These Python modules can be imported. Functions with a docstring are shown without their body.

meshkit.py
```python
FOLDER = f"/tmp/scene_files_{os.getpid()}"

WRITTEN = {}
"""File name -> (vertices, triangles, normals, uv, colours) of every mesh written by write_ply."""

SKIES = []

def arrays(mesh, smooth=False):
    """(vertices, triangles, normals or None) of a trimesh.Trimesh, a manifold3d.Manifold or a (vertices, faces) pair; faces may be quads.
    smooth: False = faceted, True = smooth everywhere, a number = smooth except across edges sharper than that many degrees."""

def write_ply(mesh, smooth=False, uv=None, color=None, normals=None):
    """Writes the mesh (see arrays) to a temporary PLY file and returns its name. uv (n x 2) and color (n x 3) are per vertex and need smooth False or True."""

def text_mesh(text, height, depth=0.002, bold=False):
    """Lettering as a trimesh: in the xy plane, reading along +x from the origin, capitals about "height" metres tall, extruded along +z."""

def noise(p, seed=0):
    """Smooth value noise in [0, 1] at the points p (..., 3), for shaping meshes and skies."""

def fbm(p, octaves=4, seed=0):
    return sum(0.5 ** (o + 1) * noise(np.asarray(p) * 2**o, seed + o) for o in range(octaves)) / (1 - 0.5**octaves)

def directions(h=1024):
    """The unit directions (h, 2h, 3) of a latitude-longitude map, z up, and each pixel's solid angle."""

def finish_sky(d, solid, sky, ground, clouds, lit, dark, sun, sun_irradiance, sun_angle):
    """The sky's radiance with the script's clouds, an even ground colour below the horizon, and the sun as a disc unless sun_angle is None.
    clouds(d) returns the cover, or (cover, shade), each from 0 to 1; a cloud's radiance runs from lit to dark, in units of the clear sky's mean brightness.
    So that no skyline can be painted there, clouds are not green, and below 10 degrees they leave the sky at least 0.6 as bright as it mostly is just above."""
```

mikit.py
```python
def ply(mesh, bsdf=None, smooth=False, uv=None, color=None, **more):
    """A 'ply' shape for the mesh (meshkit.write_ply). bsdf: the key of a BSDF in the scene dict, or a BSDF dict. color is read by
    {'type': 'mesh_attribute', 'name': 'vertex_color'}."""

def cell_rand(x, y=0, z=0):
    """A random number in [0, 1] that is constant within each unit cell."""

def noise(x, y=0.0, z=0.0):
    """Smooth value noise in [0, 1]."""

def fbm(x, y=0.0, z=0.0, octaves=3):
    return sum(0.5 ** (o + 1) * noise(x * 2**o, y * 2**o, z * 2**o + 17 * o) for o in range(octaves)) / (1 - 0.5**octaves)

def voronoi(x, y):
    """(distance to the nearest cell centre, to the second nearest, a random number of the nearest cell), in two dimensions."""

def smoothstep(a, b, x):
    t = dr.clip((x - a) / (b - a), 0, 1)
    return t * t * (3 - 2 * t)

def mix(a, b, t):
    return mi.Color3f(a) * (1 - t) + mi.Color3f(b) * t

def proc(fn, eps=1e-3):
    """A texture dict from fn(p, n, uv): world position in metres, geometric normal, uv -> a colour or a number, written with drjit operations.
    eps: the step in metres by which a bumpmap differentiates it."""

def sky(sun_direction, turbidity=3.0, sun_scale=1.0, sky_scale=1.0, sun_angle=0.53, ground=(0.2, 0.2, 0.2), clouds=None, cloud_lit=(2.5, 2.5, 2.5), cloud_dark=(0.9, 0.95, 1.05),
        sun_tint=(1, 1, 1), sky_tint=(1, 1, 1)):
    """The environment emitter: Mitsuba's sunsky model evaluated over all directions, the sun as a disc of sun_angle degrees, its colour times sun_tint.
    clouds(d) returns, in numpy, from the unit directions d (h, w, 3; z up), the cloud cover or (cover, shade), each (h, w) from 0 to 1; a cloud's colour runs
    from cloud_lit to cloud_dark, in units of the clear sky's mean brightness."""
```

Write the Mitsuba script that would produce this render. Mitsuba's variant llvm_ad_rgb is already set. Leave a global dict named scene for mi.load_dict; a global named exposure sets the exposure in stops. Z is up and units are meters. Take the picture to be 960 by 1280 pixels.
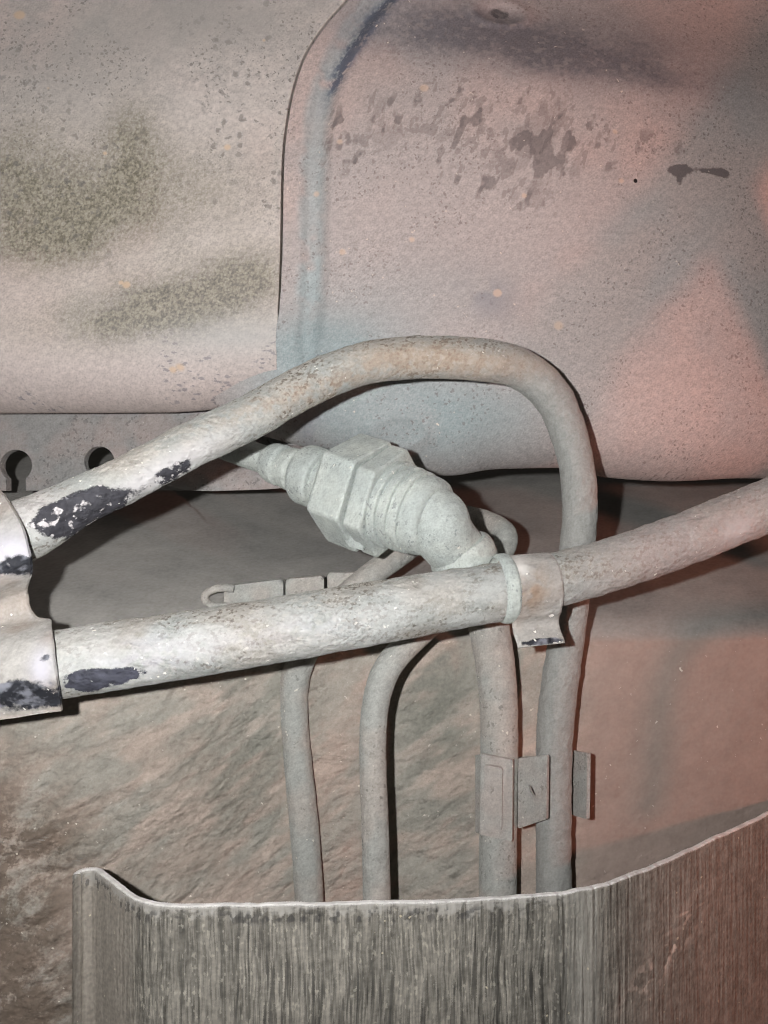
import math, numpy as np, trimesh, mitsuba as mi, drjit as dr
from scipy.interpolate import CubicSpline, PchipInterpolator
from shapely.geometry import Polygon, Point, box as sbox
import mikit, meshkit
from mikit import proc, ply, noise, fbm, voronoi, smoothstep, mix

T = mi.ScalarTransform4f
scene, labels = {'type': 'scene'}, {}
exposure = 0.0
# ---------------------------------------------------------------- camera (at the origin, looking along +y, z up)
FPX = 1000.0                                     # focal length in pixels of the 960 x 1280 photograph
scene['camera'] = {'type': 'perspective', 'fov': math.degrees(2 * math.atan(480 / FPX)), 'fov_axis': 'x', 'near_clip': 0.005, 'far_clip': 20.0,
    'to_world': T().look_at(origin=[0, 0, 0], target=[0, 1, 0], up=[0, 0, 1])}
# ---------------------------------------------------------------- lamps: the flash beside the lens, an unseen red lamp off to the right
FLASH = np.array([-0.027, -0.004, 0.008])
scene['flash_lamp'] = {'type': 'disk', 'to_world': T().look_at(origin=FLASH.tolist(), target=[-0.10, 0.3, 0.04], up=[0, 0, 1]) @ T().scale(0.0028),
    'emitter': {'type': 'area', 'radiance': {'type': 'rgb', 'value': [15800, 15500, 15500]}}}
labels['flash_lamp'] = {'label': 'small round white flash lamp beside the lens', 'category': 'lamp'}
RED = np.array([0.360, 0.080, 0.015])
scene['unseen_red_lamp__bulb'] = {'type': 'sphere', 'center': RED.tolist(), 'radius': 0.008,
    'emitter': {'type': 'area', 'radiance': {'type': 'rgb', 'value': [650, 222, 148]}}}  # out of view, placed to redden the right side
scene['ambient_fill'] = {'type': 'constant', 'radiance': {'type': 'rgb', 'value': [0.034, 0.032, 0.030]}}       # even ambient fill added to lift the dark shadows
labels['unseen_red_lamp'] = {'label': 'unseen red lamp lighting the right side, shielded from the left, out of view', 'category': 'lamp'}

# ---------------------------------------------------------------- helpers
def W(px, py, Y):
    return np.array([(px - 480) / FPX * Y, Y, (640 - py) / FPX * Y])

class RGB(tuple):
    def __mul__(self, k): return mi.Color3f(*self) * k

def lin(r, g, b, k=1.0):
    c = np.array([r, g, b]) / 255.0
    return RGB(float(x) for x in k * np.where(c < 0.04045, c / 12.92, ((c + 0.055) / 1.055) ** 2.4))

def grid_faces(n, m, wrap=False):
    i, j = np.meshgrid(np.arange(n - 1), np.arange(m if wrap else m - 1), indexing='ij')
    a, b = i * m + j, i * m + (j + 1) % m
    q = np.stack([a, b, b + m, a + m], -1).reshape(-1, 4)
    return np.vstack([q[:, [0, 1, 2]], q[:, [0, 2, 3]]])

def put(key, mesh, mat, smooth=True, label=None, cat=None, group=None, kind=None):
    scene[key] = ply(mesh, mat, smooth=smooth)
    d = {}
    for k, v in (('label', label), ('category', cat), ('group', group), ('kind', kind)):
        if v: d[k] = v
    if d: labels[key] = d

def tag(key, label, cat, **more):
    labels[key] = {'label': label, 'category': cat, **more}

def spline(pts, n):
    """pts: rows of numbers; resampled smoothly by the length of the first three columns."""
    p = np.asarray(pts, float)
    s = np.r_[0, np.cumsum(np.linalg.norm(np.diff(p[:, :3], axis=0), axis=1))]
    return CubicSpline(s, p)(np.linspace(0, s[-1], n))

def frames(c):
    t = np.gradient(c, axis=0); t /= np.linalg.norm(t, axis=1, keepdims=True)
    a = np.zeros_like(c); v = np.array([0, -1.0, 0.02])
    for i in range(len(c)):
        v = v - t[i] * (v @ t[i]); v /= np.linalg.norm(v); a[i] = v
    return t, a, np.cross(t, a)

def tube(pts, n=400, m=72, amp=0.0, freq=300, seed=0, caps=False, fine=0.0):
    """pts: (px, py, Y, width in px) rows of the photograph -> a bent tube with a slightly lumpy skin."""
    q = [[*W(a, b, Y), w * Y / FPX / 2] for a, b, Y, w in pts]
    k = spline(q, n); c, r = k[:, :3], k[:, 3]
    return skin(c, r, m, amp, freq, seed, caps, fine)

def skin(c, r, m=72, amp=0.0, freq=300, seed=0, caps=False, fine=0.0, shape=None):
    t, a, b = frames(c)
    th = np.arange(m) * 2 * np.pi / m
    d = np.cos(th)[None, :, None] * a[:, None] + np.sin(th)[None, :, None] * b[:, None]
    rr = np.broadcast_to(np.asarray(r)[:, None], (len(c), m)).copy()
    if shape is not None: rr = shape(rr, th)
    v = c[:, None] + rr[..., None] * d
    if amp: v = v + d * ((meshkit.fbm(v * freq, 3, seed) - 0.5) * 2 * amp)[..., None]
    if fine: v = v + d * ((meshkit.fbm(v * freq * 5, 2, seed + 9) - 0.5) * 2 * fine)[..., None]
    f = grid_faces(len(c), m, True); v = v.reshape(-1, 3)
    if caps:
        k = len(v); v = np.vstack([v, c[0], c[-1]])
        j = np.arange(m); e = (len(c) - 1) * m
        f = np.vstack([f, np.c_[(j + 1) % m, j, np.full(m, k)], np.c_[e + j, e + (j + 1) % m, np.full(m, k + 1)]])
    mesh = trimesh.Trimesh(v, f, process=False)
    if mesh.volume < 0: mesh.invert()
    return mesh

def rough(mesh, edge, amp, freq, seed=0):
    """Subdivides to the edge length and pushes the skin about, so that nothing is quite true."""
    v, f = trimesh.remesh.subdivide_to_size(mesh.vertices, mesh.faces, edge, max_iter=12)
    m = trimesh.Trimesh(v, f, process=False); m.merge_vertices()
    n = meshkit.arrays(m, True)[2]
    m.vertices = m.vertices + n * ((meshkit.fbm(m.vertices * freq, 3, seed) - 0.5) * 2 * amp)[:, None]
    return m

# unseen shield round the red bulb, placed to keep its light off the left
scene['shield_black'] = {'type': 'twosided', 'bsdf': {'type': 'diffuse', 'reflectance': {'type': 'rgb', 'value': [0.02, 0.02, 0.02]}}}
def unseen_shield():
    g = np.radians(34); d_ = np.array([-math.sin(g), math.cos(g), 0]); s_ = np.array([d_[1], -d_[0], 0])
    parts = []
    for off, c_, ex in ((-0.0285, 0.0215, (0.0015, 0.071, 0.12)), (0.0208, 0.0215, (0.0015, 0.071, 0.12)), (-0.00385, -0.0150, (0.0508, 0.0015, 0.12))):
        b_ = trimesh.creation.box(ex); b_.apply_transform(np.vstack([np.c_[s_, d_, [0, 0, 1], RED + s_ * off + d_ * c_], [0, 0, 0, 1]])); parts.append(b_)
    return trimesh.util.concatenate(parts)
put('unseen_red_lamp__unseen_shield', unseen_shield(), 'shield_black', False)

# ---------------------------------------------------------------- procedural pieces of colour
def blob(p, px, py, Y, rx, ry, ang=0.0, soft=1.0):
    """1 in the middle of an oval patch on the surface, 0 outside (world x and z)."""
    cx, cz = (px - 480) / FPX * Y, (640 - py) / FPX * Y
    k = FPX / Y
    c, s = math.cos(math.radians(ang)), math.sin(math.radians(ang))
    dx, dz = (p.x - cx) * k, (p.z - cz) * k
    u, v = (dx * c + dz * s) / rx, (-dx * s + dz * c) / ry
    return dr.exp(-(u * u + v * v) * soft)

def spots(x, z, scale, size, seed=0.0):
    wx = fbm(x * scale * 1.7 + 3.1, z * scale * 1.7, seed + 5.0, 2) - 0.5
    wz = fbm(x * scale * 1.7, z * scale * 1.7 + 7.7, seed + 9.0, 2) - 0.5
    d, _, w = voronoi(x * scale + seed + 0.75 * wx, z * scale + 0.37 * seed + 0.75 * wz)
    return smoothstep(1.1, 0.55, d / dr.maximum(size * w * w, 1e-3))

def flecks(p, f, lo, seed=0.0):
    """small sparse irregular flecks, a few tenths of a millimetre across"""
    a = 0.8 * p.x + 0.6 * p.z; b = -0.6 * p.x + 0.8 * p.z
    return smoothstep(lo, lo + 0.05, fbm(a * f + seed, b * f + 0.5 * p.y * f, p.y * f * 0.8 + seed, 2))

def grain(p, f):
    return fbm((0.8 * p.x + 0.6 * p.z) * f, (0.8 * p.y + 0.36 * p.x - 0.48 * p.z) * f, (0.8 * (0.8 * p.z - 0.6 * p.x) + 0.6 * p.y) * f, 3)

def bumped(col, rough_, hgt, scale, eps=2e-4, spec=0.3, **more):
    b = {'type': 'principled', 'base_color': proc(col), 'roughness': rough_ if isinstance(rough_, float) else proc(rough_), 'specular': spec, **more}
    return {'type': 'twosided', 'bsdf': {'type': 'bumpmap', 'arbitrary': proc(hgt, eps), 'scale': scale, 'bsdf': b}}

def seam_px(py):
    return SEAM(py)
SEAM_PTS = [(-320, 640), (-120, 520), (0, 432), (30, 405), (80, 375), (140, 359), (200, 352), (330, 349), (380, 347), (425, 343), (470, 348), (520, 352), (700, 352)]
SEAM = PchipInterpolator([a for a, b in SEAM_PTS], [b for a, b in SEAM_PTS])
YP = 0.30                                          # the panels' distance

def seam_x_dr(z):
    """the seam's x (metres) at height z, as a smooth polynomial for the textures."""
    return dr.fma(z, SP[3], SP[4]) + z * z * (SP[2] + z * (SP[1] + z * SP[0]))
_z = np.linspace(0.05, 0.20, 60)
SP = [float(v) for v in np.polyfit(_z, (SEAM(640 - _z * FPX / YP) - 480) / FPX * YP, 4)]

# left panel ------------------------------------------------------
def left_col(p, n, uv):
    x, z = p.x, p.z
    big = fbm(x * 22, z * 22, 3.0, 3); mid = fbm(x * 130, z * 130, 1.0, 3); fin = 0.4 * fbm(x * 800, p.y * 300, z * 800, 2) + 0.6 * fbm(0.8 * x * 1900 + 0.6 * z * 1900, p.y * 900, 0.8 * z * 1900 - 0.6 * x * 1900, 2)
    c = mix(lin(194, 178, 171), lin(187, 178, 171), smoothstep(0.35, 0.65, big))
    c = mix(c, lin(206, 197, 191), 0.5 * blob(p, 190, 320, YP, 190, 26, 12) + 0.4 * blob(p, 250, 130, YP, 120, 60, 0))
    c = mix(c, lin(168, 163, 158), 0.6 * smoothstep(0.62, 0.3, mid) * smoothstep(0.10, 0.2, z))
    c = c * (0.62 + 0.76 * fin)
    # the two brown stains with pale mineral grains
    st = 0.3 * blob(p, 130, 260, YP, 230, 110, 4) + 0.85 * blob(p, 120, 245, YP, 130, 48, 4) + 0.75 * blob(p, 165, 175, YP, 34, 50, 0) + 0.8 * blob(p, 50, 300, YP, 70, 38, 0) + 0.55 * blob(p, 25, 200, YP, 60, 60, 0)
    st2 = 0.25 * blob(p, 220, 380, YP, 200, 60, 14) + 0.8 * blob(p, 240, 372, YP, 120, 36, 14) + 0.7 * blob(p, 180, 400, YP, 110, 30, 5) + 0.5 * blob(p, 305, 345, YP, 45, 30, 0)
    s = dr.clip((st + st2) * (0.25 + 0.6 * fbm(x * 90, z * 90, 8.0, 3) + 0.75 * grain(p, 500)), 0, 1)
    d1, d2, w1 = voronoi(x * 760 + 3 * mid, z * 640 + 3 * mid)
    gr = smoothstep(0.50, 0.12, d1) * smoothstep(0.0, 0.7, w1)
    stain = mix(lin(104, 99, 82), lin(112, 108, 100), smoothstep(0.2, 0.6, st2))
    stain = mix(stain, lin(160, 154, 139), 0.8 * smoothstep(0.36, 0.66, 0.65 * grain(p, 1250) + 0.35 * grain(p, 600)))
    stain = mix(stain, lin(174, 168, 152), 0.4 * gr) * (0.62 + 0.76 * fin)
    c = mix(c, stain, 0.9 * s)
    # fine dark specks, thicker towards the top
    hi = smoothstep(0.085, 0.19, z)
    sp = spots(x, z, 640, 0.42, 5.0) * smoothstep(0.40, 0.60, fbm(x * 60, z * 60, 5.0, 3))
    sp2 = spots(x + 0.0010 * fin, z + 0.001 * mid, 300, 0.45, 11.0) * smoothstep(0.46, 0.62, fbm(x * 36, z * 36, 15.0, 3)) * smoothstep(0.07, 0.12, z)
    c = mix(c, lin(104, 101, 98), dr.clip(0.8 * sp * (0.15 + hi) + 0.55 * sp2, 0, 0.75))
    # greyer dust at the top, bluish dust in the corner of the seam, paler lip
    c = mix(c, lin(158, 153, 148), 0.5 * blob(p, 90, 60, YP, 190, 75, 10) + 0.5 * blob(p, 300, 10, YP, 160, 50, 0))
    c = mix(c, lin(160, 165, 164), 0.55 * blob(p, 290, 425, YP, 120, 30, 8))
    c = mix(c, lin(192, 180, 175) * (0.66 + 0.68 * fin), 0.8 * smoothstep(0.072, 0.050, z))
    c = mix(c, lin(120, 116, 124), 0.6 * spots(x, z * 2.2, 330, 0.5, 2.0) * smoothstep(0.5, 0.6, fbm(x * 50, z * 90, 2.0, 2)) * smoothstep(0.075, 0.06, z))
    # ochre mud dots
    for a, b, r in ((285, 185, 6), (157, 355, 7), (150, 352, 4), (222, 456, 9), (212, 459, 6), (20, 12, 10), (130, 190, 3), (60, 110, 3), (330, 50, 3)):
        c = mix(c, lin(204, 178, 150), 0.7 * smoothstep(0.30, 0.75, blob(p, a, b, YP, r * 0.9, r * 0.75) * (0.4 + 1.2 * mid)))
    return c

def left_hgt(p, n, uv):
    x, z = p.x, p.z
    d1, _, w = voronoi(x * 620, z * 620)
    st = blob(p, 120, 245, YP, 140, 60, 4) + blob(p, 230, 380, YP, 130, 42, 12)
    return 0.4 * grain(p, 700) + 0.2 * grain(p, 1900) + 0.6 * dr.clip(st, 0, 1) * smoothstep(0.5, 0.1, d1) * w

scene['left_panel_paint'] = bumped(left_col, 0.75, left_hgt, 0.0007, spec=0.25)

# right panel -----------------------------------------------------
def right_col(p, n, uv):
    x, z = p.x, p.z
    big = fbm(x * 26, z * 26, 7.0, 3); mid = fbm(x * 130, z * 130, 4.0, 3); fin = 0.4 * fbm(x * 800, p.y * 300, z * 800, 2) + 0.6 * fbm(0.8 * x * 1900 + 0.6 * z * 1900, p.y * 900, 0.8 * z * 1900 - 0.6 * x * 1900, 2)
    c = mix(lin(180, 163, 157), lin(170, 160, 156), smoothstep(0.35, 0.65, big))
    c = c * (0.60 + 0.80 * fin)
    u = x - seam_x_dr(z)
    band = smoothstep(0.0055, 0.0095, u + 0.002 * (mid - 0.5)) * smoothstep(0.0185, 0.0140, u + 0.003 * (mid - 0.5)) * smoothstep(0.035, 0.06, z)
    c = mix(c, lin(156, 165, 165) * (0.66 + 0.68 * fin), 0.85 * band * smoothstep(0.15, 0.5, mid) * (0.55 + 0.7 * fbm(x * 60, z * 60, 2.0, 3)))
    scr = blob(p, 455, 40, YP, 46, 11, 52) + 0.8 * blob(p, 425, 92, YP, 34, 9, 62) + 0.6 * blob(p, 482, 6, YP, 30, 9, 40)
    c = mix(c, lin(84, 90, 108), dr.clip(1.5 * scr * smoothstep(0.30, 0.62, 0.5 * grain(p, 260) + 0.5 * grain(p, 1100)), 0, 0.85))
    # bluish grey dust low down by the seam
    c = mix(c, lin(140, 152, 153) * (0.66 + 0.68 * fin), 0.9 * dr.clip(blob(p, 450, 530, 0.32, 170, 75, -10) + 0.35 * blob(p, 560, 380, YP, 200, 60, 0) + 0.8 * blob(p, 400, 430, YP, 90, 45, 0) + 0.5 * blob(p, 600, 520, 0.32, 110, 45, 0), 0, 1))
    c = mix(c, lin(122, 124, 132), 0.5 * blob(p, 610, 370, YP, 34, 26, -30) * smoothstep(0.3, 0.6, mid) + 0.5 * blob(p, 390, 535, 0.32, 24, 26) * smoothstep(0.3, 0.6, mid))
    # dark blue-grey mottling near the top
    so = blob(p, 690, 62, YP, 210, 38, -6) + 0.7 * blob(p, 560, 25, YP, 110, 36, 0) + 0.55 * blob(p, 800, 25, YP, 160, 55, 0)
    so = dr.clip(so * (0.35 + 1.1 * (0.5 * fbm(x * 70, z * 120, 9.0, 3) + 0.5 * grain(p, 420))), 0, 1)
    ring = blob(p, 625, 13, .305, 17, 9, 0)
    c = mix(c, lin(58, 54, 48), 0.85 * smoothstep(0.4, 0.7, ring * (0.5 + 0.9 * grain(p, 300))))
    c = mix(c, lin(88, 88, 95) * (0.62 + 0.76 * fin), 0.8 * so)
    c = mix(c, lin(150, 142, 138), 0.5 * so * smoothstep(0.55, 0.8, fbm(x * 500 + 140 * z, z * 700, 3.0, 3)))
    # rows of dark running blotches
    w = dr.clip(blob(p, 640, 190, YP, 120, 70, -12) + 0.6 * blob(p, 560, 160, YP, 160, 50, 0) + 0.55 * blob(p, 430, 190, YP, 40, 50) + 0.35 * blob(p, 820, 170, YP, 150, 30), 0, 1)
    xs, zs = x - 0.30 * z + 0.0016 * (mid - 0.5), z * 0.62
    w2 = w * (0.35 + 1.3 * fbm(x * 55, z * 40, 1.0, 2))
    bl = smoothstep(0.60, 0.68, fbm(xs * 150, zs * 150, 3.0, 4) * (0.80 + 0.30 * w2))
    bl2 = smoothstep(0.60, 0.70, fbm(xs * 420, zs * 420, 4.0, 3) * (0.76 + 0.34 * w2))
    core = smoothstep(0.66, 0.76, fbm(xs * 210, zs * 210, 6.0, 3) * (0.78 + 0.34 * w2))
    c = mix(c, lin(120, 110, 108) * (0.6 + 0.8 * fin), dr.clip((0.3 + 0.9 * fin + 0.3 * mid) * smoothstep(0.15, 0.45, w2) * (0.30 * bl + 0.5 * bl2), 0, 0.55))
    c = mix(c, lin(92, 84, 84), 0.55 * core * smoothstep(0.25, 0.6, w2))
    tr = dr.clip(blob(p, 862, 200, YP, 22, 9, 12) + blob(p, 922, 196, YP, 14, 8) + 0.6 * blob(p, 860, 214, YP, 6, 16, -20) + 0.6 * blob(p, 900, 196, YP, 16, 5), 0, 1)
    c = mix(c, lin(92, 80, 80), 0.8 * smoothstep(0.34, 0.60, tr * (0.05 + 0.9 * grain(p, 260) + 0.8 * grain(p, 800))))
    c = mix(c, lin(116, 106, 104), 0.6 * spots(x, z, 560, 0.36, 7.0) * smoothstep(0.40, 0.6, fbm(x * 55, z * 55, 12.0, 3)))
    c = mix(c, lin(40, 36, 36), smoothstep(0.4, 0.6, blob(p, 799, 220, YP, 3.2, 3.2)))
    for a, b, r in ((702, 404, 9), (515, 299, 5), (428, 315, 5), (622, 365, 7), (395, 240, 5), (780, 222, 5), (772, 160, 5), (425, 180, 5), (530, 112, 7), (655, 245, 4)):
        c = mix(c, lin(206, 180, 158), 0.6 * smoothstep(0.3, 0.75, blob(p, a, b, YP, r * 0.9, r * 0.8) * (0.4 + 1.2 * mid)))
    wh = flecks(p, 800, 0.86, 21.0)
    return mix(c, lin(216, 200, 186), 0.8 * wh)

def right_hgt(p, n, uv):
    x, z = p.x, p.z
    return 0.35 * grain(p, 700) + 0.2 * grain(p, 1900)

scene['right_panel_paint'] = bumped(right_col, 0.75, right_hgt, 0.0008, spec=0.25)

# generic dust coat ------------------------------------------------
def dust(base, alt, spk, f=1.0):
    def col(p, n, uv):
        a = grain(p, 70 * f); b = grain(p, 420 * f); c_ = grain(p, 1700 * f)
        c = mix(base, alt, smoothstep(0.35, 0.65, a)) * (0.58 + 0.34 * b + 0.5 * c_)
        s = flecks(p, 900 * f, 0.68, 4.0) * smoothstep(0.42, 0.62, grain(p, 90))
        c = mix(c, spk, 0.5 * s)
        return mix(c, lin(214, 210, 200), 0.8 * flecks(p, 700, 0.84, 9.0))
    return col
def dust_hgt(p, n, uv):
    return 0.7 * grain(p, 620) + 0.3 * grain(p, 1900)
scene['pipe_dust'] = bumped(dust(lin(154, 156, 151), lin(160, 156, 149), lin(100, 100, 97)), 0.8, dust_hgt, 0.0008)
scene['connector_dust'] = bumped(dust(lin(172, 178, 172), lin(160, 167, 163), lin(100, 106, 108), 1.2), 0.75, dust_hgt, 0.0006)
scene['bracket_dust'] = bumped(dust(lin(150, 142, 138), lin(138, 138, 136), lin(90, 88, 86)), 0.7, dust_hgt, 0.0006)
scene['clip_dust'] = bumped(dust(lin(154, 154, 149), lin(156, 150, 144), lin(100, 98, 94)), 0.75, dust_hgt, 0.0006)

# hoses -------------------------------------------------------------
def hose_common(p):
    a = grain(p, 60); b = grain(p, 420); c_ = grain(p, 1700)
    c = mix(lin(150, 147, 140), lin(147, 150, 146), smoothstep(0.35, 0.65, a)) * (0.56 + 0.42 * b + 0.54 * c_)
    pit = smoothstep(0.50, 0.66, 0.4 * b + 0.6 * grain(p, 1150)) * smoothstep(0.36, 0.60, grain(p, 50))
    c = mix(c, lin(84, 74, 62), 0.75 * pit)
    c = mix(c, lin(182, 178, 170), 0.45 * smoothstep(0.5, 0.72, grain(p, 900)) * smoothstep(0.5, 0.62, grain(p, 65)))
    return c, b, c_

def bent_col(p, n, uv):
    c, b, c_ = hose_common(p)
    far = smoothstep(0.030, 0.060, p.x)
    c = mix(c, lin(142, 143, 139) * (0.64 + 0.28 * b + 0.44 * c_), 0.9 * far)
    c = mix(c, lin(176, 174, 174), dr.clip(0.7 * blob(p, 185, 608, .235, 60, 14, 30) + 0.5 * blob(p, 60, 640, .225, 40, 30) + 0.6 * blob(p, 245, 570, .24, 60, 14, 30), 0, 0.85))
    c = mix(c, lin(184, 168, 150), 0.5 * blob(p, 560, 452, .265, 110, 16))
    bare = 1.15 * blob(p, 112, 634, .2225, 46, 24, 24, 1.1) + 0.7 * blob(p, 82, 650, .2225, 30, 22, 20) + 0.78 * blob(p, 212, 590, .23, 36, 11, 34) + 0.3 * blob(p, 80, 650, .228, 26, 18, 20)
    e = smoothstep(0.44, 0.60, bare * (1.4 * grain(p, 230) - 0.22 + 0.5 * b + 0.6 * c_))
    c = mix(c, mix(lin(24, 24, 28), lin(66, 66, 72), b), e)
    c = mix(c, lin(190, 186, 186), 0.9 * e * smoothstep(0.63, 0.75, grain(p, 560)))
    c = mix(c, lin(146, 126, 108) * (0.6 + 0.8 * c_), 0.55 * dr.clip(blob(p, 420, 482, .256, 190, 15, 22) + blob(p, 570, 456, .265, 110, 15), 0, 1) * smoothstep(0.25, 0.6, b) * (1 - e))
    wh = 0.85 * flecks(p, 900, 0.79, 31.0) * smoothstep(0.40, 0.60, grain(p, 70)) * (1 - 0.9 * far)
    return mix(c, lin(238, 234, 224), 0.9 * wh)

def straight_col(p, n, uv):
    c, b, c_ = hose_common(p)
    c = mix(c, lin(168, 168, 176), 0.6 * dr.clip(blob(p, 190, 815, .228, 60, 22, 8) + 0.6 * blob(p, 330, 790, .235, 120, 20, 8), 0, 1) * smoothstep(0.3, 0.6, b))
    c = mix(c, lin(160, 146, 142) * (0.7 + 0.3 * b + 0.3 * c_), 0.6 * smoothstep(0.05, 0.085, p.x))  # pinkish cast of the red light painted into the right part
    bare = 1.25 * blob(p, 106, 852, .2165, 30, 16, 8) + 0.72 * blob(p, 165, 842, .219, 34, 13, 10) 
    e = smoothstep(0.44, 0.62, bare * (1.5 * grain(p, 330) - 0.26 + 0.5 * b + 0.6 * c_))
    c = mix(c, mix(lin(28, 29, 35), lin(84, 86, 98), b), e)
    c = mix(c, lin(186, 180, 178), 0.7 * blob(p, 905, 663, .263, 26, 16, 35))
    c = mix(c, lin(146, 138, 126) * (0.6 + 0.8 * c_), 0.22 * smoothstep(0.45, 0.65, fbm(p.x * 45, p.z * 160, 3.0, 3)) * smoothstep(0.3, 0.6, b) * (1 - e))
    c = mix(c, lin(192, 193, 190), 0.3 * smoothstep(0.5, 0.66, fbm(p.x * 60, p.z * 210, 8.0, 3)) * (1 - e) * smoothstep(0.09, 0.05, p.x))
    wh = 0.85 * flecks(p, 900, 0.80, 37.0) * smoothstep(0.40, 0.60, grain(p, 80))
    return mix(c, lin(238, 234, 226), 0.9 * wh)

def hose_rough(p, n, uv):
    return 0.78 - 0.5 * smoothstep(0.60, 0.72, grain(p, 700))

def hose_hgt(p, n, uv):
    return 0.55 * grain(p, 620) + 0.4 * grain(p, 1700)
scene['bent_hose_skin'] = bumped(bent_col, hose_rough, hose_hgt, 0.0012, spec=0.45)
scene['straight_hose_skin'] = bumped(straight_col, hose_rough, hose_hgt, 0.0012, spec=0.45)

# clamps ---------------------------------------------------------------
def clamp_col(p, n, uv):
    a = grain(p, 60); b = grain(p, 300)
    c = mix(lin(150, 140, 131), lin(156, 154, 149), smoothstep(0.35, 0.6, a)) * (0.56 + 0.44 * b + 0.44 * grain(p, 1500))
    c = mix(c, lin(182, 181, 190), 0.8 * dr.clip(blob(p, 10, 690, .21, 40, 24) + blob(p, 55, 835, .213, 14, 26), 0, 1))  # bluish highlights painted on the left bands
    c = mix(c, lin(132, 108, 86), 0.7 * blob(p, 668, 742, .24, 20, 26) * smoothstep(0.3, 0.6, b))
    c = mix(c, lin(222, 220, 214), 0.7 * blob(p, 652, 710, .24, 12, 12))  # white highlight painted on the strap's upper front
    bare = 1.05 * blob(p, 12, 708, .21, 60, 16, 0) + 1.1 * blob(p, 30, 872, .212, 66, 26, 5) + 0.9 * blob(p, 62, 820, .213, 12, 6, 20) + 0.95 * blob(p, 672, 803, .243, 40, 5, 4) + 0.5 * blob(p, 4, 775, .212, 5, 6)
    e = smoothstep(0.40, 0.62, bare * (0.1 + 1.0 * grain(p, 180) + 0.6 * grain(p, 900)))
    c = mix(c, mix(lin(36, 38, 44), lin(120, 122, 130), smoothstep(0.4, 0.75, grain(p, 420))), e)
    wh = flecks(p, 600, 0.78, 17.0)
    return mix(c, lin(240, 236, 230), 0.9 * wh)
scene['clamp_paint'] = bumped(clamp_col, hose_rough, dust_hgt, 0.0009, spec=0.5)

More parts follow.
